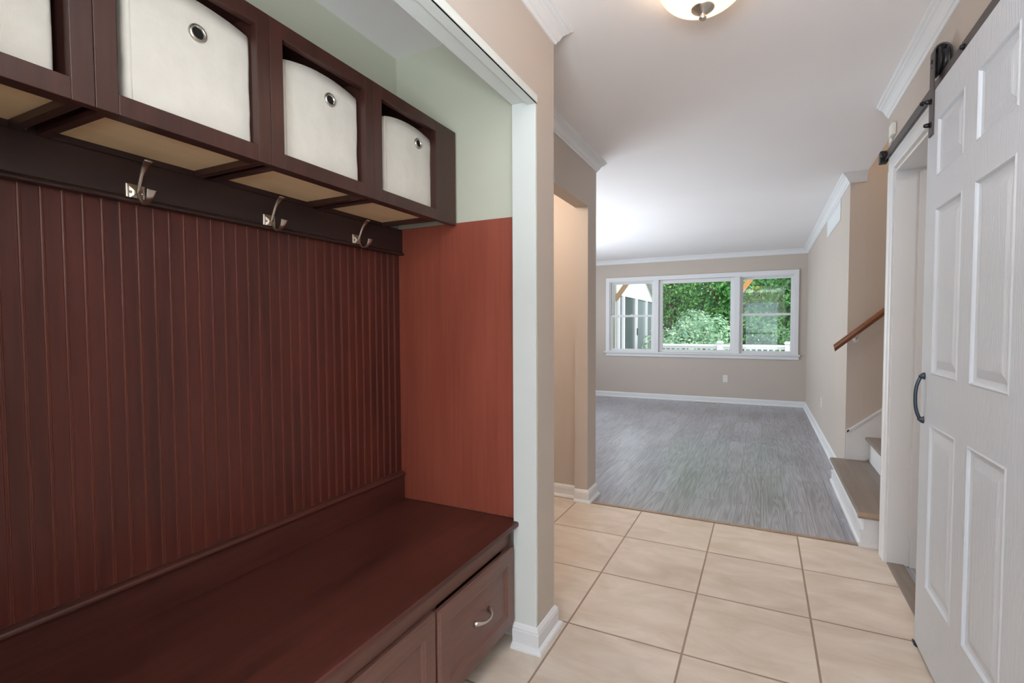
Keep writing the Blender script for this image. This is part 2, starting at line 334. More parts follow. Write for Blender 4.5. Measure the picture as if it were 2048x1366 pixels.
# ------------------------------------------------------------------ key coordinates (metres; x right, y towards the far window)
CE = 2.44
XB, XA = -.770, -.869          # hall face and niche face of the pillar wall
YA, YE, YB2 = 1.645, 1.684, 1.816
XC0, XC1 = -1.208, -1.1115     # wall beyond the pillar
YC1, YC2, YT = 3.228, 3.410, 3.235
YF = 8.49                      # far wall
XR = .604                      # right wall
NX = -1.450                    # niche back wall
NY0 = .12
YR2 = 4.526
XE = .7126

# ------------------------------------------------------------------ floors, ceilings, walls
struct(obj('floor', bx((-2.6, .604, -1.75, 3.225, -.12, 0), (-2.6, -1.16, 3.225, 3.30, -.12, 0)), 'tile'), 'beige square tile floor of the entry hall', 'floor')
struct(obj('floor_living', bx((-1.16, .72, YT + .01, 3.405, -.12, 0), (-4.6, .72, 3.405, 8.62, -.12, 0)), 'plank'), 'grey wood plank floor of the living room', 'floor')
struct(obj('floor_closet', bx((.68, 2.4, .5, 3.12, -.12, -.002)), 'plank'), 'grey wood floor seen through the doorway behind the sliding door', 'floor')
struct(obj('ceiling', bx((-4.6, .7126, -1.75, 8.62, CE, CE + .3), (.7126, 3.1, 4.66, 8.62, CE, CE + .3), (.7126, 3.1, -1.75, YT - .1, CE, CE + .3)), 'ceil'), 'smooth white ceiling over the hall and living room', 'ceiling')
struct(obj('ceiling_niche', bx((NX - .1, XA, NY0 - .08, YE, 2.40, 2.438)), 'ceil'), 'lower ceiling inside the bench niche', 'ceiling')
struct(obj('wall_left', bx((XA, XB, -1.75, NY0 - .01, 0, CE), (XA, XB, NY0 - .01, YA + .01, 2.088, CE), (XA, XB, YA + .01, YB2, 0, CE), (-1.9, XA, YE + .002, YB2, 0, CE)), 'wall'), 'beige left hall wall with the niche opening', 'wall')
struct(obj('wall_niche', bx((NX - .1, NX, NY0 - .08, YE, 0, 2.40), (NX, XA, YE - .006, YE + .002, 1.6, 2.40), (NX, XA, NY0 - .08, NY0, 0, 2.40)), 'niche'), 'walls inside the bench niche, greenish light put into their colour', 'wall')
struct(obj('trim_1', bx((XA, XB - .001, YA, YA + .01, 0, 2.082), (XA, XB - .001, NY0 - .01, NY0, 0, 2.082), (XA, XB - .001, NY0, YA, 2.080, 2.088)), 'jamb', bevel=.0015), 'pale liner of the niche opening, side and head', 'trim')
struct(obj('trim_2', bx((XB - .034, XB + .008, NY0, YA - .001, 2.0665, 2.0795), (XB - .001, XB + .009, NY0, YA - .001, 2.0665, 2.094)), 'jamb', bevel=.002), 'narrow painted strip along the head of the niche opening', 'trim')
# wall beyond the pillar with its opening, the side hall behind it
struct(obj('wall_hall', bx((XC0, XC1, YC1, YC2, 0, CE), (XC0, XC1, YB2, YC1, 2.085, CE), (XC0, XC1, YB2, 2.15, 0, 2.085)), 'wall'), 'beige wall piece with a cased-free opening beyond the pillar', 'wall')
struct(obj('wall_side_hall', bx((-2.7, XC0, 3.285, YC2, 0, CE), (-2.7, -2.6, YB2, 3.285, 0, CE), (-2.7, -1.9, YB2 - .1, YB2, 0, CE)), 'wall'), 'beige end wall of the side hall seen through the opening', 'wall')
# living room
WX0, WX1, WZ0, WZ1 = -2.51, .435, .80, 2.06
struct(obj('wall_far', bx((-4.6, WX0, YF, YF + .14, 0, CE), (WX1, .72, YF, YF + .14, 0, CE), (WX0, WX1, YF, YF + .14, 0, WZ0), (WX0, WX1, YF, YF + .14, WZ1, CE)), 'wall'), 'beige far wall of the living room around the triple window', 'wall')
struct(obj('wall_living_left', bx((-4.6, -4.45, 3.41, 4.6, 0, CE), (-4.6, -4.45, 7.2, 8.49, 0, CE), (-4.6, -4.45, 4.6, 7.2, 0, .3), (-4.6, -4.45, 4.6, 7.2, 2.3, CE), (-4.45, XC0, 3.412, 3.50, 0, CE)), 'wall'), 'beige side wall of the living room with a side window', 'wall')
struct(obj('wall_right', bx((XR, .72, YR2, YF, 0, CE)), 'wall'), 'pale living room wall right of the window', 'wall')
struct(obj('wall_stair', bx((.7202, 3.1, YR2, YR2 + .12, -.1, 5), (.604, .7202, YR2, YR2 + .12, CE + .3, 5)), 'wall'), 'beige wall beside the staircase', 'wall')
struct(obj('wall_entry', bx((XR, .72, -1.75, 2.27, 0, CE), (XR, .72, 2.27, 3.06, 2.045, CE), (XR, .72, 3.06, YT, 0, CE), ), 'wall'), 'beige right hall wall above the sliding door', 'wall')
struct(obj('wall_partition', bx((.7202, 3.0, 3.10, YT, 0, 5), (.604, .72, 3.10, YT, CE + .3, 5)), 'wall'), 'wall between the stairwell and the small room', 'wall')
struct(obj('wall_stairwell', bx((3.0, 3.1, YT, YR2, -.1, 5), (.604, .7126, YT, YR2, CE + .3, 5), (.604, 3.1, 3.1, 4.65, 5, 5.1)), 'wall'), 'upper stairwell walls out of view', 'wall')
struct(obj('wall_closet', bx((2.4, 2.5, .5, 3.1, 0, CE), (.72, 2.4, .4, .5, 0, CE)), 'wall'), 'walls of the small room behind the sliding door', 'wall')
struct(obj('wall_back', bx((XB, -.62, -1.75, -1.6, 0, CE), (.52, XR, -1.75, -1.6, 0, CE), (-.62, .52, -1.75, -1.6, 2.16, CE)), 'wall'), 'wall behind the viewpoint with the front door', 'wall')
# front door behind the viewpoint and the living room's side window (both glazed)
fd = empty('door_1', (-.05, -1.68, 0)); struct(fd, 'glazed white front door behind the viewpoint', 'door')
obj('door_frame', bx((-.57, -.50, -.03, .03, 0, 2.16), (.50, .57, -.03, .03, 0, 2.16), (-.50, .50, -.03, .03, 2.09, 2.16), (-.50, .50, -.03, .03, 0, .22), (-.5, .5, -.02, .02, 1.0, 1.06)), 'trim', fd)
obj('door_pane', bx((-.5, .5, -.003, .003, .22, 2.09)), 'glass', fd)
sw = empty('window_2', (-4.52, 5.9, 0)); struct(sw, 'side window of the living room, outside the picture', 'window')
obj('window_frame', bx((-.03, .03, -1.3, -1.22, .3, 2.3), (-.03, .03, 1.22, 1.3, .3, 2.3), (-.03, .03, -1.22, 1.22, 2.22, 2.3), (-.03, .03, -1.22, 1.22, .3, .38), (-.03, .03, -.04, .04, .38, 2.22)), 'trim', sw)
obj('window_pane', bx((-.003, .003, -1.22, 1.22, .38, 2.22)), 'glass', sw)

# crown mouldings (profile: offset from wall, z), baseboards with shoe
crown = [(0, CE - .072), (.006, CE - .072), (.009, CE - .066), (.012, CE - .060), (.016, CE - .058), (.020, CE - .050), (.027, CE - .036), (.036, CE - .026), (.046, CE - .020), (.048, CE - .014), (.055, CE - .011), (.060, CE - .006), (.060, CE), (0, CE)]
def crownm(name, path, label):
    bm = bmesh.new(); sweep(bm, path, crown); struct(obj(name, bm, 'trim'), label, 'crown moulding')
# travel direction keeps the room on the left
crownm('trim_3', [(-1.10, YB2), (XB, YB2), (XB, -1.6)], 'white crown moulding over the niche wall, ending round the pillar')
crownm('trim_4', [(-3.0, YC2), (XC1, YC2), (XC1, YB2)] , 'white crown moulding above the opening beyond the pillar')
crownm('trim_5', [(XE, YR2), (XR, YR2), (XR, YF), (-4.45, YF)], 'white crown moulding round the living room corner and window wall')
crownm('trim_6', [(XR, -1.6), (XR, YT)], 'white crown moulding above the sliding door')
base = [(0, 0), (.030, 0), (.030, .006), (.026, .014), (.018, .019), (.014, .020), (.014, .066), (.012, .070), (.012, .076), (.008, .082), (.004, .088), (0, .090)]
def basem(name, path, label, prof=base):
    bm = bmesh.new(); sweep(bm, path, prof); struct(obj(name, bm, 'trim'), label, 'baseboard')
basem('baseboard_pillar', [(-1.08, YB2), (XB, YB2), (XB, YA), (XA - .0, YA)], 'white baseboard wrapped round the foot of the pillar')
basem('baseboard_left', [(XC0 - .5, YC2), (XC1, YC2), (XC1, YC1), (XC0, YC1)], 'white baseboard wrapped round the wall end beyond the pillar')
basem('baseboard_side_hall', [(XC0 - .001, 3.285), (-2.6, 3.285)], 'white baseboard of the side hall wall')
basem('baseboard_far', [(XR, YF), (-4.45, YF)], 'white baseboard under the triple window')
basem('baseboard_right', [(XR, YR2 + .03), (XR, YF - .03)], 'white baseboard along the right living room wall')

# flooring transition strip
tag(obj('transition_strip', bx((XC1 + .03, .505, YT - .008, YT + .022, 0, .006)), 'nose', bevel=.003), 'thin brown threshold strip between the beige tile and grey planks', 'threshold')
tag(obj('door_threshold', bx((.6045, .68, 2.27, 3.058, -.01, .006)), 'tread', bevel=.003), 'grey-brown wood threshold in the doorway beside the sliding door', 'threshold')

# ------------------------------------------------------------------ doorway behind the sliding door (casing and jamb)
dr = empty('door_2', (XR, 3.05, 0)); struct(dr, 'white cased doorway partly covered by the sliding door', 'doorway')
bm = bmesh.new()
cp = [(0, 0), (-.010, 0), (-.013, .006), (-.013, .060), (-.016, .066), (-.017, .074), (-.017, .088), (-.014, .092), (0, .092)]  # (x out of wall, distance from opening)
# vertical leg, extruded in z ; distance goes to +y
A = [(XR + p[0] - XR, .012 + p[1]) for p in cp]
prism(bm, A, 2, 0, 2.045 + .012)
obj('door_casing', bm, 'trim', dr)
bm = bmesh.new(); prism(bm, [(p[0], 2.045 + .012 + p[1]) for p in cp], 1, -.88, .104); obj('head_casing', bm, 'trim', dr)
obj('door_jamb', bx((-.001, .135, 0, .012, 0, 2.045), (-.001, .135, -.78, 0, 2.033, 2.045)), 'trim', dr)
obj('door_stop', bx((.095, .135, -.012, 0, 0, 2.033)), 'trim', dr)

# ------------------------------------------------------------------ bench niche
# beadboard: flat boards with a round bead between two grooves
P_ = .0363; y = NY0; prof = []
ys = [.439 + P_ * k for k in range(-9, 36)]
xf = -1.442
prof = [(NX + .001, NY0 + .001), (xf, NY0 + .001)]
for yc in ys:
    if yc - .006 < NY0 + .002 or yc + .006 > YE - .008: continue
    prof += [(xf, yc - .0047), (xf - .0018, yc - .0042), (xf - .0018, yc - .0036), (xf + .0002, yc - .0026), (xf + .0012, yc), (xf + .0002, yc + .0026), (xf - .0018, yc + .0036), (xf - .0018, yc + .0042), (xf, yc + .0047)]
prof += [(xf, YE - .0075), (NX + .001, YE - .0075)]
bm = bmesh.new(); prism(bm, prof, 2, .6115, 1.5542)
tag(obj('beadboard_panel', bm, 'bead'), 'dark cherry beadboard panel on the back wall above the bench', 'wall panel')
bm = bmesh.new(); prism(bm, [(-1.4495, 1.5545), (-1.413, 1.5545), (-1.411, 1.559), (-1.413, 1.564), (-1.417, 1.5655), (-1.4205, 1.568), (-1.4205, 1.665), (-1.4495, 1.665)], 1, NY0 + .001, 1.676)
tag(obj('hook_rail', bm, 'rail'), 'dark stained board the coat hooks are screwed to', 'hook rail')
tag(obj('niche_end_panel', bx((-1.441, XA - .002, YE - .0145, YE - .0065, .4905, 1.669)), 'endp', bevel=.0008), 'cherry panel, lit tone put into its colour, on the end wall of the niche beside the pillar', 'wall panel')

bench = empty('storage_bench', (0, 0, 0)); tag(bench, 'dark cherry built-in bench with drawers under the beadboard', 'bench')
bm = bmesh.new(); prism(bm, [(-1.4405, .4695), (-.852, .4695), (-.847, .4725), (-.846, .479), (-.847, .486), (-.851, .4895), (-1.4405, .4895)], 1, NY0 + .002, YE - .015)
obj('bench_top', bm, 'cherry_h', bench)
bm = bmesh.new(); prism(bm, [(-1.4405, .4900), (-1.424, .4900), (-1.424, .592), (-1.417, .594), (-1.415, .599), (-1.419, .602), (-1.423, .606), (-1.428, .609), (-1.4405, .611)], 1, NY0 + .002, YE - .0155)
obj('back_rail', bm, 'cherry_h', bench)
obj('bench_carcass', bx((-1.43, -.905, NY0 + .003, YE - .015, .09, .4690), (-1.40, -.945, NY0 + .003, YE - .015, 0, .09)), 'cabin', bench)
# face frame: rails and stiles
fr = [(-.905, -.886, NY0 + .003, YA - .002, .398, .469), (-.905, -.886, NY0 + .003, YA - .002, .085, .11)]
for yc in (.20, .672, 1.152, 1.622): fr.append((-.904, -.8865, max(NY0 + .003, yc - .02), min(YA - .003, yc + .02), .11, .398))
obj('face_frame', bx(*fr), 'front', bench, bevel=.001)
def drawer(y0, y1, z0=.092, z1=.394):
    t = empty('drawer', (-.8855, y0, z0)); t.parent = bench
    W, H = y1 - y0, z1 - z0; s = .052; X1 = .0205
    bm = bmesh.new()
    # stepped rings: outer back, ogee edge, flat frame, moulding, recessed panel
    rings = [(0, 0), (0, .012), (.0035, .0165), (.0055, .0175), (.0075, X1), (s, X1), (s + .002, X1 - .0035), (s + .006, X1 - .0055), (s + .009, X1 - .009), (s + .014, X1 - .0105), (s + .014, X1 - .0105)]
    prev = None
    for ins, x in rings[:-1]:
        r = [bm.verts.new((x, a, c)) for a, c in ((ins, ins), (W - ins, ins), (W - ins, H - ins), (ins, H - ins))]
        if prev:
            for k in range(4): bm.faces.new((prev[k], prev[(k + 1) % 4], r[(k + 1) % 4], r[k]))
        else: bm.faces.new(r)
        prev = r
    bm.faces.new(prev)
    obj('drawer_front', bm, 'front', t)
    # arched bar pull
    bm = bmesh.new(); yc, zc = W / 2 + .012, .150; hw = .049
    pts = []; rad = []
    for k in range(17):
        u = -1 + 2 * k / 16; pts.append((X1 - .009 + .030 * (1 - abs(u) ** 2.6), yc + hw * u, zc - .003 * (1 - u * u))); rad.append((.0042 + .004 * abs(u) ** 3, .0042 + .0065 * abs(u) ** 3))
    tube(bm, pts, rad, 10); obj('drawer_pull', bm, 'nickel', t, smooth=True)
    return t
drawer(1.153, 1.6335).location.x += .006; drawer(.667, 1.1475, .092, .398); drawer(.182, .662)

# ------------------------------------------------------------------ cubby cabinets
CZ = 1.656
def cubby(y0, extra=0.):
    t = empty('storage_cubby', (NX, y0, CZ)); W = .361; F0, F1 = .291, .312; H = .374
    obj('face_frame', bx((F0, F1, .0004, .037, 0, H), (F0, F1, .326, W - .0004 + extra, 0, H), (F0, F1, .037, .326, 0, .040), (F0, F1, .037, .326, .334, H)), 'cherry', t, bevel=.0012)
    for a in (.012, .331): obj('side_panel', bx((.0362, F0, a, a + .018, 0.0, H)), 'cherry', t)
    obj('bottom_panel', bx((.0362, F0, .030, .331, .016, .027)), 'maple', t)
    obj('bottom_rail', bx((F0 - .022, F0, .030, .331, .002, .016)), 'cherry', t)
    obj('back_panel', bx((.0305, .036, .0005, W - .0005, .001, H)), 'cabin', t)
    obj('top_panel', bx((.0362, F0, .030, .331, H - .014, H)), 'cherry', t)
    bm = bmesh.new(); lathe(bm, [(.0030, 0), (.0028, .0012), (.0022, .0015), (.0014, .0008), (.0001, .0008)], 14, 0, (.0362, .3555, .009)); 
    obj('mounting_screw', bm, 'vent', t)
    return t
cub = []
labs = ['leftmost storage cubby at the picture edge, dark cherry face frame', 'dark cherry storage cubby second from the left, largest in view', 'dark cherry storage cubby second from the right', 'dark cherry storage cubby at the right end, beside the niche end wall']
proto = cubby(.486)
for i, y0 in enumerate((.125, .486, .847, 1.208)):
    if i == 1: o = proto
    elif i == 3: o = cubby(y0, .095)
    else: o = copy_tree(proto); o.location = (NX, y0, CZ)
    tag(o, labs[i], 'storage cubby', 'row of cubbies above the bench')
def bin_(y0, wd, gy, gz, bulge=.022, z1=.272, tilt=0., seed=0, rise=0.):
    t = empty('storage_bin', (-1.17, y0, CZ + .0285))
    D_ = .245; rc = .010
    out = []                                   # rounded rectangle outline, front edge first (x=0 is the front)
    def arc(cx, cy, a0):
        for k in range(5):
            a = R(a0 + 90 * k / 4); out.append((cx + rc * math.cos(a), cy + rc * math.sin(a)))
    for k in range(1, 12): pass
    arc(-rc, wd - rc, 0); 
    for k in range(1, 6): out.append((-rc - (D_ - 2 * rc) * k / 6, wd))
    arc(-D_ + rc, wd - rc, 90)
    for k in range(1, 8): out.append((-D_, wd - rc - (wd - 2 * rc) * k / 8))
    arc(-D_ + rc, rc, 180)
    for k in range(1, 6): out.append((-D_ + rc + (D_ - 2 * rc) * k / 6, 0))
    arc(-rc, rc, 270)
    for k in range(1, 12): out.append((0, rc + (wd - 2 * rc) * k / 12))
    bm = bmesh.new(); rings = []; NZ = 9
    for j in range(NZ + 1):
        f = j / NZ; ring = []
        for x, y in out:
            u = y / wd
            top = z1 + bulge * math.sin(PI * u) ** .8 + rise * u
            bow = .0035 * math.sin(PI * f) * math.sin(PI * u) + .0022 * noise.noise(Vector((y * 14 + seed, f * 4, x * 9)))
            xx = x + (bow if x > -.02 else 0); yy = y + .0018 * noise.noise(Vector((f * 5 + seed, 3 * x, 1)))
            ring.append(bm.verts.new((xx - tilt * f, yy, top * f)))
        rings.append(ring)
    n = len(out)
    for a, b_ in zip(rings, rings[1:]):
        for k in range(n): bm.faces.new((a[k], b_[k], b_[(k + 1) % n], a[(k + 1) % n]))
    bm.faces.new(rings[0])
    o = obj('bin_body', bm, 'fabric', t, smooth=True); s = o.modifiers.new('s', 'SOLIDIFY'); s.thickness = .004; s.offset = -1
    # stitched hem down the left corner
    bm = bmesh.new(); tube(bm, [(.0012, .012, .004 + (z1 - .002) * k / 8) for k in range(9)], .0011, 6); obj('corner_seam', bm, 'fabric', t, smooth=True)
    bm = bmesh.new(); g = (0.003 + .003, gy - y0, gz - CZ - .0285)
    lathe(bm, [(.0125, -.004), (.0125, .0012), (.0140, .0026), (.0165, .0026), (.0190, .0010), (.0195, -.001), (.0195, -.004)], 32, 0, g); gr = obj('grommet', bm, 'nickel', t, smooth=True)
    bm = bmesh.new(); lathe(bm, [(.0122, -.0038), (.0122, -.0012), (.0001, -.0012)], 24, 0, g); obj('grommet_hole', bm, 'black', t)
    return t
bl = ['off-white fabric bin in the leftmost cubby, cut off by the picture edge', 'large off-white fabric bin with grommet, in the second cubby from the left', 'off-white fabric bin with grommet, in the second cubby from the right', 'off-white fabric bin with grommet, in the rightmost cubby']
for i, (y0, wd, gy, gz, ri) in enumerate(((.178, .264, .31, 1.91, 0), (.547, .270, .690, 1.908, .006), (.903, .270, 1.060, 1.914, .002), (1.287, .268, 1.464, 1.924, 0))):
    b_ = bin_(y0, wd, gy, gz, seed=i * 3.7, rise=ri); tag(b_, bl[i], 'storage bin', 'fabric bins in the cubbies')

# ------------------------------------------------------------------ coat hooks
def hook():
    t = empty('coat_hook', (-1.4205, .68, 1.578))
    bm = bmesh.new(); h = .0205; prev = None
    for ins, x in ((0, 0), (0, .0025), (.0025, .004), (.006, .0042), (.0145, .0085)):
        r = [bm.verts.new((x, a, c)) for a, c in ((-h + ins, -h + ins), (h - ins, -h + ins), (h - ins, h - ins), (-h + ins, h - ins))]
        if prev:
            for k in range(4): bm.faces.new((prev[k], prev[(k + 1) % 4], r[(k + 1) % 4], r[k]))
        else: bm.faces.new(r)
        prev = r
    bm.faces.new(prev); pl = obj('hook_plate', bm, 'nickel', t)
    bm = bmesh.new()
    for sgn in (-1, 1): lathe(bm, [(.0034, .003), (.0034, .0065), (.002, .008), (.0003, .0082)], 12, 0, (0, sgn * .0125, 0))
    obj('screw_head', bm, 'nickel', pl, smooth=True)
    # curves in the x-z plane
    def cat(P, n=8):
        out = []
        Q = [P[0]] + P + [P[-1]]
        for i in range(1, len(Q) - 2):
            for k in range(n):
                u = k / n; p0, p1, p2, p3 = [Vector(q) for q in Q[i - 1:i + 3]]
                out.append(.5 * ((2 * p1) + (p2 - p0) * u + (2 * p0 - 5 * p1 + 4 * p2 - p3) * u * u + (3 * p1 - p0 - 3 * p2 + p3) * u ** 3))
        out.append(Vector(P[-1])); return out
    up = cat([(.006, 0, .0), (.014, 0, .006), (.022, 0, .022), (.032, 0, .042), (.048, 0, .060), (.064, 0, .0705)]); n = len(up)
    bm = bmesh.new(); tube(bm, up, [(.0046 + .0052 * max(0, i / n - .55) / .45, .0040 - .0014 * i / n) for i in range(n)], 12); obj('upper_prong', bm, 'nickel', t, smooth=True)
    lo = cat([(.006, 0, .002), (.014, 0, -.004), (.022, 0, -.018), (.034, 0, -.0285), (.050, 0, -.027), (.064, 0, -.016), (.072, 0, .000)]); n = len(lo)
    bm = bmesh.new(); tube(bm, lo, [(.0044 + .0075 * max(0, i / n - .5) / .5, .0036 - .0012 * i / n) for i in range(n)], 12); obj('lower_prong', bm, 'nickel', t, smooth=True)
    return t
hk = hook()
for i, (y, l) in enumerate(((.68, 'brushed nickel double coat hook nearest the left, under the largest bin'), (1.041, 'brushed nickel double coat hook in the middle of the rail'), (1.405, 'brushed nickel double coat hook nearest the pillar'))):
    o = hk if i == 0 else copy_tree(hk); o.location.y = y; tag(o, l, 'coat hook', 'coat hooks on the dark rail')

# ------------------------------------------------------------------ sliding barn door
DX, DY0, DY1, DZ0, DZ1 = .5545, 1.418, 2.318, .012, 2.102
bd = empty('barn_door', (DX, DY0, 0)); tag(bd, 'white six-panel sliding barn door on black hardware at the right', 'sliding door')
W = DY1 - DY0
cols = [(.150, .428), (.526, .782)]           # y ranges of panels (from DY0)
cols = [(1.582 - DY0, 1.842 - DY0), (1.942 - DY0, 2.200 - DY0)]
rows = [(.275, .888), (1.067, 1.667), (1.776, 1.986)]
bm = bmesh.new()
yb = [0, cols[0][0], cols[0][1], cols[1][0], cols[1][1], W]; zb = [DZ0, rows[0][0], rows[0][1], rows[1][0], rows[1][1], rows[2][0], rows[2][1], DZ1]
T = .036
vg = [[bm.verts.new((0, a, c)) for c in zb] for a in yb]
for i in range(5):
    for j in range(7):
        q = [vg[i][j], vg[i + 1][j], vg[i + 1][j + 1], vg[i][j + 1]]
        if i in (1, 3) and j in (1, 3, 5):
            a0, a1, c0, c1 = yb[i], yb[i + 1], zb[j], zb[j + 1]; prev = q
            for ins, x in ((.006, -.0022), (.009, .001), (.012, .006), (.019, .0085), (.026, .0095), (.0275, .0085), (.052, .0022), (.056, .0016)):
                r = [bm.verts.new((x, p, s)) for p, s in ((a0 + ins, c0 + ins), (a1 - ins, c0 + ins), (a1 - ins, c1 - ins), (a0 + ins, c1 - ins))]
                for k in range(4): bm.faces.new((prev[k], prev[(k + 1) % 4], r[(k + 1) % 4], r[k]))
                prev = r
            bm.faces.new(prev)
        else: bm.faces.new(q)
bk = [[bm.verts.new((T, a, c)) for c in zb] for a in yb]
for i in range(5):
    for j in range(7): bm.faces.new((bk[i][j], bk[i][j + 1], bk[i + 1][j + 1], bk[i + 1][j]))
for j in range(7):
    bm.faces.new((vg[0][j], vg[0][j + 1], bk[0][j + 1], bk[0][j])); bm.faces.new((vg[5][j], bk[5][j], bk[5][j + 1], vg[5][j + 1]))
for i in range(5):
    bm.faces.new((vg[i][0], bk[i][0], bk[i + 1][0], vg[i + 1][0])); bm.faces.new((vg[i][7], vg[i + 1][7], bk[i + 1][7], bk[i][7]))
obj('door_slab', bm, 'door', bd)
# pull handle on the leading stile
hd = empty('pull_handle', (0, 2.276 - DY0, .972)); hd.parent = bd
bm = bmesh.new(); pts = []; rad = []
for k in range(21):
    u = -1 + 2 * k / 20; pts.append((-.012 - .015 * (1 - abs(u) ** 2.6), 0, .079 * u)); rad.append((.0052, .0062))
tube(bm, pts, rad, 12)
obj('grip', bm, 'blue_metal', hd, smooth=True)
for s in (-1, 1):
    bm = bmesh.new(); tube(bm, [(.0, 0, s * .083), (-.004, 0, s * .083), (-.012, 0, s * .081), (-.016, 0, s * .078)], [(.012, .014), (.011, .013), (.0062, .008), (.0055, .0065)], 12)
    obj('foot', bm, 'blue_metal', hd, smooth=True)
# strap hangers with wheels
def hanger(yc):
    t = empty('strap_hanger', (0, yc - DY0, 0)); t.parent = bd
    bm = bmesh.new(); x0, th = -.0065, .006; zc = 2.208; R_ = .024; cxm = x0 + th / 2 + R_; hw = .0215
    outer = [(x0, 1.945)]; inner = [(x0 + th, 1.945)]
    zt = zc + .034
    for k in range(13):
        a = PI - PI * k / 12; outer.append((cxm + (R_ + th / 2) * math.cos(a), zt + (R_ + th / 2) * math.sin(a))); inner.append((cxm + (R_ - th / 2) * math.cos(a), zt + (R_ - th / 2) * math.sin(a)))
    outer.append((cxm + R_ + th / 2 - .0, zc - .024)); inner.append((cxm + R_ - th / 2, zc - .024))
    prism(bm, outer + inner[::-1], 1, -hw, hw)
    obj('strap', bm, 'brown_metal', t, bevel=.0015)
    bm = bmesh.new(); lathe(bm, [(.012, -.017), (.030, -.016), (.052, -.0155), (.053, -.010), (.0445, -.0055), (.0445, .0055), (.053, .010), (.052, .0155), (.030, .016), (.012, .017)], 36, 0, (cxm, 0, zc)); obj('wheel', bm, 'black_metal', t, smooth=True)
    bm = bmesh.new()
    for z in (1.985, 2.070): lathe(bm, [(.0105, x0 - .003), (.0105, x0), ], 16, 0, (0, 0, z)); lathe(bm, [(.0001, x0 - .021), (.005, x0 - .020), (.0075, x0 - .015), (.0085, x0 - .009), (.0085, x0 - .002)], 12, 0, (0, 0, z))
    obj('strap_bolts', bm, 'black_metal', t, smooth=True)
    bm = bmesh.new(); cyl(bm, (0, 0, zc + .006), .0075, x0 - .003, x0, 0); cyl(bm, (0, 0, zc - .016), .0045, x0 - .0012, x0, 0); obj('axle_bolt', bm, 'black_metal', t)
for yc in (2.268, 1.47): hanger(yc)
# track on spacers
tr = empty('barn_door_track', (.575, 1.1, 2.145)); tag(tr, 'dark flat steel rail the sliding door hangs from', 'door track')
obj('track_bar', bx((-.003, .003, 0, 2.07, -.022, .018)), 'brown_metal', tr, bevel=.0008)
for yy in (.15, .93, 1.37, 2.0):
    bm = bmesh.new(); lathe(bm, [(.0001, -.015), (.006, -.014), (.0075, -.010), (.0075, -.0085), (.0095, -.008), (.0095, -.003)], 12, 0, (0, yy, -.004)); lathe(bm, [(.009, .003), (.009, .018), (.013, .019), (.013, .0285)], 16, 0, (0, yy, -.004))
    obj('spacer_bolt', bm, 'black_metal', tr, smooth=True)
st = empty('end_stop', (0, 2.045, 0)); st.parent = tr
obj('stop_block', bx((-.024, .012, .0, .045, -.032, .030)), 'black_metal', st, bevel=.004)
bm = bmesh.new(); tube(bm, [(-.012, -.016, .0), (-.014, -.030, .0), (-.014, -.042, .0)], [.013, .014, .011], 14); obj('stop_bumper', bm, 'black_metal', st, smooth=True)
gd = empty('floor_guide', (.572, 2.30, 0)); tag(gd, 'small metal floor guide under the near bottom corner of the sliding door', 'door guide')
obj('guide_plate', bx((-.020, .020, -.014, .032, 0, .003), (-.0235, -.020, -.006, .024, 0, .010)), 'blue_metal', gd)

# white alarm contact above the track end
se = empty('door_sensor', (XR, 3.10, 2.26)); tag(se, 'small white plastic box on the wall above the end of the track', 'sensor')
obj('sensor_box', bx((-.022, 0, -.035, .030, -.03, .03)), 'plastic', se, bevel=.006, seg=3)
obj('sensor_bracket', bx((-.010, 0, .030, .075, -.045, .012)), 'plastic', se, bevel=.004)

# ------------------------------------------------------------------ ceiling light
cl = empty('ceiling_light', (-.195, 1.722, CE)); tag(cl, 'lit flush ceiling light with a cream glass bowl and nickel finial', 'ceiling light')
bm = bmesh.new(); lathe(bm, [(.155, 0), (.160, -.006), (.160, -.016), (.150, -.022), (.10, -.022)], 48); obj('canopy', bm, 'nickel', cl, smooth=True)
bm = bmesh.new(); outer = [(.150 * math.cos(R(a)), -.038 - .112 * math.sin(R(a))) for a in range(0, 86, 5)]; inner = [((r - .004), z + .004) for r, z in outer][::-1]
rings = outer + [(.004, -.150), (.004, -.146)] + inner
rg = []
for r, z in rings: rg.append([bm.verts.new((max(r, .003) * math.cos(2 * PI * k / 48), max(r, .003) * math.sin(2 * PI * k / 48), z)) for k in range(48)])
for a, b_ in zip(rg, rg[1:] + [rg[0]]):
    for k in range(48): bm.faces.new((a[k], b_[k], b_[(k + 1) % 48], a[(k + 1) % 48]))
obj('glass_bowl', bm, 'globe', cl, smooth=True)
bm = bmesh.new(); lathe(bm, [(.004, -.12), (.004, -.140), (.036, -.1425), (.038, -.146), (.035, -.150), (.026, -.156), (.015, -.163), (.011, -.167), (.0095, -.169), (.0095, -.171), (.012, -.174), (.0125, -.178), (.009, -.183), (.001, -.185)], 24); obj('finial', bm, 'nickel', cl, smooth=True)
bm = bmesh.new(); tube(bm, [(0, 0, -.02), (0, 0, -.13)], .005, 8); obj('center_rod', bm, 'nickel', cl)

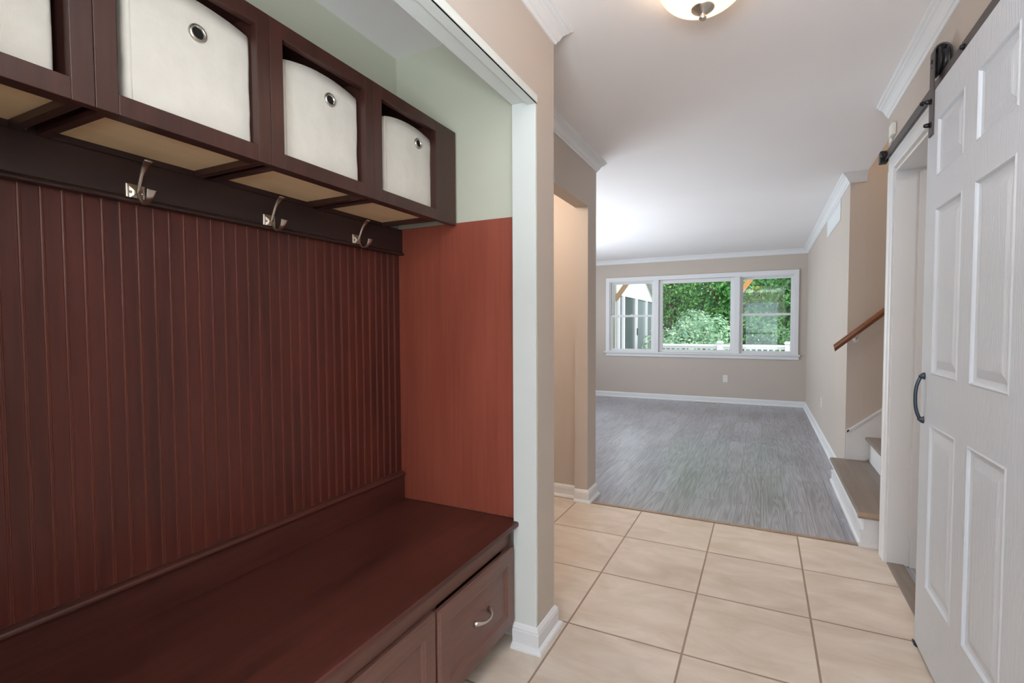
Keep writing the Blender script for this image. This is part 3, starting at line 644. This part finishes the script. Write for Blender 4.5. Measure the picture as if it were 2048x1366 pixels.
# ------------------------------------------------------------------ staircase
stc = empty('staircase', (0, 0, 0)); tag(stc, 'staircase rising right with grey wood treads and white risers', 'staircase')
SY0, SY1 = 3.236, YR2 - .001
Zs = [.19, .38, .57, .76, .95, 1.14]; Xr = [.53 + .235 * k for k in range(6)]
for k, (z, x) in enumerate(zip(Zs, Xr)):
    y1 = SY1 if k else SY1; 
    obj('riser', bx((x, x + .235 if k < 5 else x + .7, SY0 + (0 if k else 0), SY1 - (.018 if k else 0), z - .19, z - .026)) if k else bx((x, x + .235, SY0, SY1, 0, z - .026)), 'trim', stc)
    bm = bmesh.new(); nz0 = x - .028
    yy0 = SY0 - (.024 if k == 0 else -.001); x1 = min(x + .24, XR - .0) if False else x + .24
    prism(bm, [(nz0 + .004, z - .026), (nz0, z - .020), (nz0 - .001, z - .012), (nz0 + .002, z - .003), (nz0 + .010, z), (x1, z), (x1, z - .026)], 1, SY0 + .001, SY1 if k == 0 else SY1 - .018)
    obj('tread', bm, 'tread', stc)
    if k == 0:
        bm = bmesh.new(); prism(bm, [(yy0 + .002, z - .027), (yy0 - .004, z - .022), (yy0 - .006, z - .013), (yy0 - .003, z - .003), (yy0 + .006, z + .0008), (yy0 + .03, z + .0008), (yy0 + .03, z - .0275)], 0, nz0 - .002, .603)
        obj('end_nosing', bm, 'nose', stc)
# baseboard strips on the first riser
bm = bmesh.new(); prism(bm, [(.53, 0), (.505, 0), (.505, .012), (.516, .020), (.516, .074), (.511, .080), (.511, .090), (.53, .092)], 1, SY0 - .002, YR2); obj('riser_baseboard', bm, 'trim', stc)
bm = bmesh.new(); prism(bm, [(SY0, 0), (SY0 - .018, 0), (SY0 - .018, .012), (SY0 - .006, .020), (SY0, .022)], 0, .505, .603); obj('end_baseboard', bm, 'trim', stc)
# skirt board on the stair wall
sk = [(.612, .19), (.612, .418), (.640, .452), (1.9, 1.47), (1.9, 1.16)]
bm = bmesh.new(); prism(bm, [(.612, .191), (.612, .420), (1.9, 1.50), (1.9, .96), (1.0, .40), (.74, .191)], 1, YR2 - .017, YR2 - .001); obj('skirt_board', bm, 'trim', stc)
bm = bmesh.new()
for off, t_, w_ in ((0, .024, .016), (-.022, .021, .008)):
    prism(bm, [(.612, .420 + off - w_), (.612, .420 + off), (1.9, 1.50 + off), (1.9, 1.50 + off - w_)], 1, YR2 - t_, YR2 - .016)
prism(bm, [(.606, .191), (.606, .425), (.626, .441), (.626, .191)], 1, YR2 - .024, YR2 - .016)
obj('skirt_moulding', bm, 'trim', stc)

hr = empty('handrail', (.507, 4.44, 1.076)); tag(hr, 'brown wooden handrail slanting up along the stair wall', 'handrail')
bm = bmesh.new(); sl = .885; L_ = 1.5; pr = []
for k in range(14):
    a = 2 * PI * k / 14; pr.append((.020 * math.cos(a) * (1.0 if math.sin(a) > 0 else .85), .027 * math.sin(a)))
A = [bm.verts.new((0 + .006 * p[1] / .027 * -1, p[0], p[1])) for p in pr]; B = [bm.verts.new((L_, p[0], L_ * sl + p[1])) for p in pr]
bm.faces.new(A); bm.faces.new(B[::-1])
for k in range(14): bm.faces.new((A[k], B[k], B[(k + 1) % 14], A[(k + 1) % 14]))
obj('rail', bm, 'oak', hr, bevel=.0)
for q in (.15, 1.2):
    bt = empty('bracket', (q, 0, q * sl)); bt.parent = hr
    bm = bmesh.new(); tube(bm, [(0, 0, -.022), (0, .004, -.045), (0, .03, -.062), (0, .07, -.066)], [.009, .006, .006, .007], 10); obj('bracket_arm', bm, 'nickel', bt, smooth=True)
    bm = bmesh.new(); cyl(bm, (0, 0, -.066), .022, .072, .0855, 1); obj('bracket_plate', bm, 'nickel', bt)

# ------------------------------------------------------------------ vents, outlets
rv = empty('return_vent', (XR, 5.53, 2.285)); tag(rv, 'white slatted air vent high on the right living room wall', 'air vent')
obj('vent_frame', bx((-.007, 0, -.52, .46, -.105, -.085), (-.007, 0, -.52, .46, .063, .078), (-.007, 0, -.52, -.495, -.085, .063), (-.007, 0, .435, .46, -.085, .063)), 'vent', rv, bevel=.001)
bm = bmesh.new()
for k in range(30): 
    y_ = -.49 + k * .0315; prism(bm, [(-.001, y_ + .002), (-.006, y_ + .018), (-.005, y_ + .020), (0, y_ + .004)], 2, -.085, .063)
obj('louvers', bm, 'vent', rv); obj('vent_backing', bx((-.0008, 0, -.495, .435, -.085, .063)), 'fascia', rv)
def outlet(loc, rz, label):
    t = empty('wall_outlet', loc); t.rotation_euler = (0, 0, rz)
    obj('cover_plate', bx((-.036, .036, -.006, 0, -.058, .058)), 'plastic', t, bevel=.003)
    for z in (-.026, .026):
        o = obj('socket', bx((-.016, .016, -.0085, -.005, z - .015, z + .015)), 'plastic', t, bevel=.002)
        obj('socket_slots', bx((-.008, -.005, -.0088, -.0084, z - .005, z + .007), (.005, .008, -.0088, -.0084, z - .005, z + .007)), 'slot', o)
    tag(t, label, 'power outlet')
outlet((-.55, YF, .40), 0, 'white power outlet on the far wall below the window')
outlet((XR, 6.23, .40), R(-90), 'white power outlet low on the right living room wall')
fv = empty('floor_register', (-.85, 8.36, 0)); tag(fv, 'tan slotted floor register below the triple window', 'floor vent')
obj('register_frame', bx((-.19, .19, -.06, -.045, 0, .006), (-.19, .19, .045, .06, 0, .006), (-.19, -.17, -.045, .045, 0, .006), (.17, .19, -.045, .045, 0, .006)), 'bronze_vent', fv)
obj('register_slats', bx(*[(-.16 + .027 * k, -.16 + .027 * k + .010, -.045, .045, 0, .0018) for k in range(13)]), 'bronze_vent', fv)
obj('register_void', bx((-.17, .17, -.045, .045, 0, .001)), 'slot', fv)

# ------------------------------------------------------------------ triple window
wd = empty('window_1', (0, YF, 0)); struct(wd, 'white triple window with two sash windows and a fixed middle pane', 'window')
YI = -.022
cz0 = .815
obj('window_casing', bx((-2.573, -2.505, YI, 0, cz0, 2.062), (.430, .493, YI, 0, cz0, 2.062), (-2.573, .493, YI, 0, 2.055, 2.128)), 'trim', wd, bevel=.003)
obj('window_stool', bx((-2.60, .520, -.045, .10, .790, .815)), 'trim', wd, bevel=.004)
obj('window_apron', bx((-2.573, .505, -.020, 0, .735, .790)), 'trim', wd, bevel=.003)
for a, b_ in ((-1.717, -1.635), (-.428, -.345)): obj('mullion', bx((a, b_, YI, .11, cz0, 2.056)), 'trim', wd, bevel=.004)
def frame(bm, x0, x1, z0, z1, s, y0, y1, top=None, bot=None):
    top = top or s; bot = bot or s
    box(bm, x0, x0 + s, y0, y1, z0, z1); box(bm, x1 - s, x1, y0, y1, z0, z1); box(bm, x0 + s, x1 - s, y0, y1, z1 - top, z1); box(bm, x0 + s, x1 - s, y0, y1, z0, z0 + bot)
for (a, b_) in ((-2.505, -1.717), (-.345, .430)):
    bm = bmesh.new(); frame(bm, a, b_, cz0, 2.056, .016, 0, .11); obj('window_frame', bm, 'trim', wd)
    bm = bmesh.new(); frame(bm, a + .016, b_ - .016, 1.43, 2.04, .030, .055, .085, bot=.026); us = obj('upper_sash', bm, 'trim', wd, bevel=.002)
    obj('upper_pane', bx((a + .046, b_ - .046, .069, .073, 1.456, 2.01)), 'glass', us)
    bm = bmesh.new(); frame(bm, a + .016, b_ - .016, cz0 + .004, 1.463, .032, .015, .048, top=.036, bot=.045); ls = obj('lower_sash', bm, 'trim', wd, bevel=.002)
    obj('lower_pane', bx((a + .048, b_ - .048, .029, .033, cz0 + .049, 1.427)), 'glass', ls)
    for xq in (.3, .7) if False else (.5,):
        xm = a + (b_ - a) * xq; bm = bmesh.new(); cyl(bm, (xm, .036, 0), .014, 1.463, 1.475); box(bm, xm - .03, xm + .03, .028, .045, 1.463, 1.470); obj('sash_lock', bm, 'trim', wd, bevel=.002)
bm = bmesh.new(); frame(bm, -1.635, -.428, cz0, 2.056, .060, .02, .08, top=.062, bot=.050); fx = obj('fixed_sash', bm, 'trim', wd, bevel=.004)
obj('fixed_pane', bx((-1.575, -.488, .045, .05, cz0 + .05, 1.994)), 'glass', fx)

# ------------------------------------------------------------------ outside
struct(obj('ground', bx((-60, 60, 14.6, 90, -1.4, -1.2)), 'grass'), 'lawn beyond the deck', 'ground')
struct(obj('ground_deck', bx((-5, 8, 8.64, 12.15, -.25, -.12)), 'deck'), 'grey deck boards outside the window', 'deck')
rl = empty('deck_railing', (0, 12.0, 0)); tag(rl, 'white vinyl deck railing seen through the window', 'railing')
obj('top_rail', bx((-2.30, 5.0, -.05, .05, .790, .845), (-2.30, 5.0, -.03, .03, .745, .79)), 'vinyl', rl, bevel=.008)
obj('bottom_rail', bx((-2.30, 5.0, -.03, .03, -.06, 0)), 'vinyl', rl)
for i in range(53): obj('baluster', bx((-2.27 + i * .118, -2.27 + i * .118 + .036, -.018, .018, 0, .745)), 'vinyl', rl)
for x in (-2.28 - .0, -.90, .50, 1.9, 3.3, 4.7):
    if x < -2: continue
    o = obj('rail_post', bx((x - .06, x + .06, -.06, .06, -.12, .87)), 'vinyl', rl); obj('post_cap', bx((x - .075, x + .075, -.075, .075, .87, .895), (x - .06, x + .06, -.06, .06, .895, .925)), 'vinyl', o, bevel=.008)

def arbor(x, mat, label, z0, xw):
    t = empty('timber_post', (x, 9.6, -.12)); tag(t, label, 'post')
    obj('post', bx((-.05, .05, -.05, .05, 0, 2.7)), 'timber_g', t)
    bm = bmesh.new(); d = Vector((1, 0, 1.35)).normalized(); a = Vector((.04, 0, z0)); b_ = a + d * .75
    n_ = Vector((-d.z, 0, d.x)) * .042
    vs = [(a - n_), (b_ - n_), (b_ + n_), (a + n_ - d * .06)]
    A = [bm.verts.new((v.x, -.035, v.z)) for v in vs]; B = [bm.verts.new((v.x, .035, v.z)) for v in vs]
    bm.faces.new(A); bm.faces.new(B[::-1])
    for k in range(4): bm.faces.new((A[k], B[k], B[(k + 1) % 4], A[(k + 1) % 4]))
    obj('knee_brace', bm, mat, t)
arbor(-2.755, 'timber', 'weathered post with a brown knee brace outside the left sash window', 1.93, 0)
arbor(-.44, 'timber_o', 'post hidden by the mullion, its orange knee brace in the right sash window', 1.98, 0)
tag(obj('timber_beam', bx((-3.2, 1.2, 9.52, 9.68, 2.58, 2.78)), 'timber_g'), 'beam across the two timber posts on the deck', 'beam')

# screened porch, its wall faces +x
po = empty('screened_porch', (-3.6, 0, -.12)); tag(po, 'white gabled screened porch seen through the left sash window', 'porch')
bm = bmesh.new(); g = [(10.2, 2.26), (18.0, 2.26), (18.0, 2.36), (13.3, 4.25), (10.2, 3.2)]; prism(bm, g, 0, -.12, 0)
for k in range(12): box(bm, 0, .008, 10.2, 18.0 - .1 - k * .42, 2.30 + k * .17, 2.30 + k * .17 + .012)
obj('gable_wall', bm, 'siding', po)
bm = bmesh.new(); prism(bm, [(18.25, 2.13), (18.25, 2.29), (13.3, 4.40), (13.3, 4.24)], 0, -.15, .16); obj('roof_fascia', bm, 'fascia', po)
bm = bmesh.new(); prism(bm, [(18.3, 2.29), (18.3, 2.36), (13.3, 4.50), (13.3, 4.40)], 0, -3.0, .18); prism(bm, [(13.3, 4.40), (13.3, 4.50), (10.0, 3.4), (10.0, 3.3)], 0, -3, .18); obj('roof', bm, 'siding', po)
for a in (10.2, 11.7, 13.0, 13.5, 15.03, 16.52, 17.9): obj('porch_post', bx((-.07, .035, a, a + (.10 if a in (13.5, 15.03) else .06), 0, 2.26)), 'vinyl', po)
for (a, b_, mm) in ((10.26, 11.7, 'screen'), (11.76, 13.0, 'screen'), (13.06, 13.5, 'screen'), (13.6, 15.03, 'screen'), (15.13, 16.52, 'screen2'), (16.58, 17.9, 'screen2')):
    obj('screen_panel', bx((-.045, -.03, a, b_, 0, 2.26)), mm, po)
obj('door_lever', bx((.035, .06, 15.04, 15.07, 1.12, 1.34)), 'black_metal', po)

def tree(name, label, x, y, z0, h, rad, mat, n, leaf, seed, squash=1., trunk=True, kind='tree', low=.1, nb=16):
    rnd = random.Random(seed)
    t = empty(name, (x, y, z0)); tag(t, label, kind, 'trees behind the deck' if kind == 'tree' else None)
    blobs = []
    for k in range(nb):
        a = rnd.uniform(0, 2 * PI); q = rnd.uniform(0, .72); zz = rnd.uniform(low, .92)
        blobs.append((q * rad * math.cos(a), q * rad * math.sin(a), zz * h, rad * rnd.uniform(.3, .5)))
    verts = []; faces = []
    for k in range(n):
        bx_, by_, bz_, br_ = blobs[rnd.randrange(nb)]
        u = rnd.uniform(-1, 1); a = rnd.uniform(0, 2 * PI); s = math.sqrt(1 - u * u); rr = br_ * rnd.uniform(.62, 1.05)
        d = Vector((s * math.cos(a), s * math.sin(a), u)); c = Vector((bx_, by_, bz_)) + Vector((d.x * rr, d.y * rr, d.z * rr * squash * .85))
        if c.z < .05: c.z = .05 + rnd.random() * .3
        nrm = (d + Vector((rnd.uniform(-.7, .7), rnd.uniform(-.7, .7), rnd.uniform(-.3, .9)))).normalized()
        e1, e2 = ring_frame(c, nrm); th = rnd.uniform(0, PI); f1 = e1 * math.cos(th) + e2 * math.sin(th); f2 = nrm.cross(f1)
        L2 = leaf * rnd.uniform(.7, 1.3); W2 = L2 * .5; i0 = len(verts)
        verts += [c - f1 * L2 * .5, c + f2 * W2 * .5, c + f1 * L2 * .5, c - f2 * W2 * .5]; faces.append((i0, i0 + 1, i0 + 2, i0 + 3))
    me = D.meshes.new('foliage'); me.from_pydata([tuple(v) for v in verts], [], faces); me.materials.append(M[mat])
    o = D.objects.new('foliage', me); COL.objects.link(o); o.parent = t
    if trunk:
        bm = bmesh.new(); tube(bm, [(0, 0, 0), (.1, 0, h * .3), (-.05, .1, h * .6), (0, 0, h * .85)], [rad * .07, rad * .055, rad * .04, rad * .015], 10)
        for b_ in blobs[:8]: tube(bm, [(0, 0, h * .3), (b_[0] * .5, b_[1] * .5, (b_[2] + h * .35) / 2), (b_[0], b_[1], b_[2])], [rad * .03, rad * .022, rad * .008], 6)
        obj('trunk', bm, 'bark', t, smooth=True)
    return t
tree('pale_shrub', 'large pale grey-green rounded shrub behind the railing in the middle pane', -1.92, 15.4, -1.2, 2.75, 1.42, 'leaf2', 15000, .11, 3, kind='shrub', low=.15, nb=22)
TR = [(-6.2, 20.0, 7.5, 3.0, 'leaf1', 'leafy green tree behind the porch, left'), (-3.6, 21.0, 8.0, 3.1, 'leaf1', 'bright green tree rising behind the pale shrub'), (-.9, 20.0, 7.0, 2.6, 'leaf1', 'bright green tree at the right side of the middle pane'),
      (1.2, 19.5, 7.0, 2.4, 'leaf1', 'bright green tree in the right sash window'), (3.2, 21.0, 7.5, 2.8, 'leaf3', 'dark green tree right of the window view'),
      (-5.2, 25.5, 10, 3.6, 'leaf3', 'dark tree at the back left of the tree line'), (-2.0, 26.5, 11, 3.8, 'leaf3', 'dark tree at the back centre of the tree line'), (1.6, 26.0, 11, 3.8, 'leaf3', 'dark tree at the back right of the tree line')]
for i, (x, y, h, r_, mt, lb) in enumerate(TR): tree('leafy_tree', lb, x, y, -1.2, h, r_, mt, 13000 if y < 24 else 16000, .15 if y < 24 else .34, 20 + i, low=.08, nb=26)
tree('low_shrub', 'low olive-green shrub behind the railing in the right sash window', .35, 16.6, -1.2, 2.5, 1.25, 'leaf3', 9000, .10, 77, kind='shrub', low=.1, nb=18)
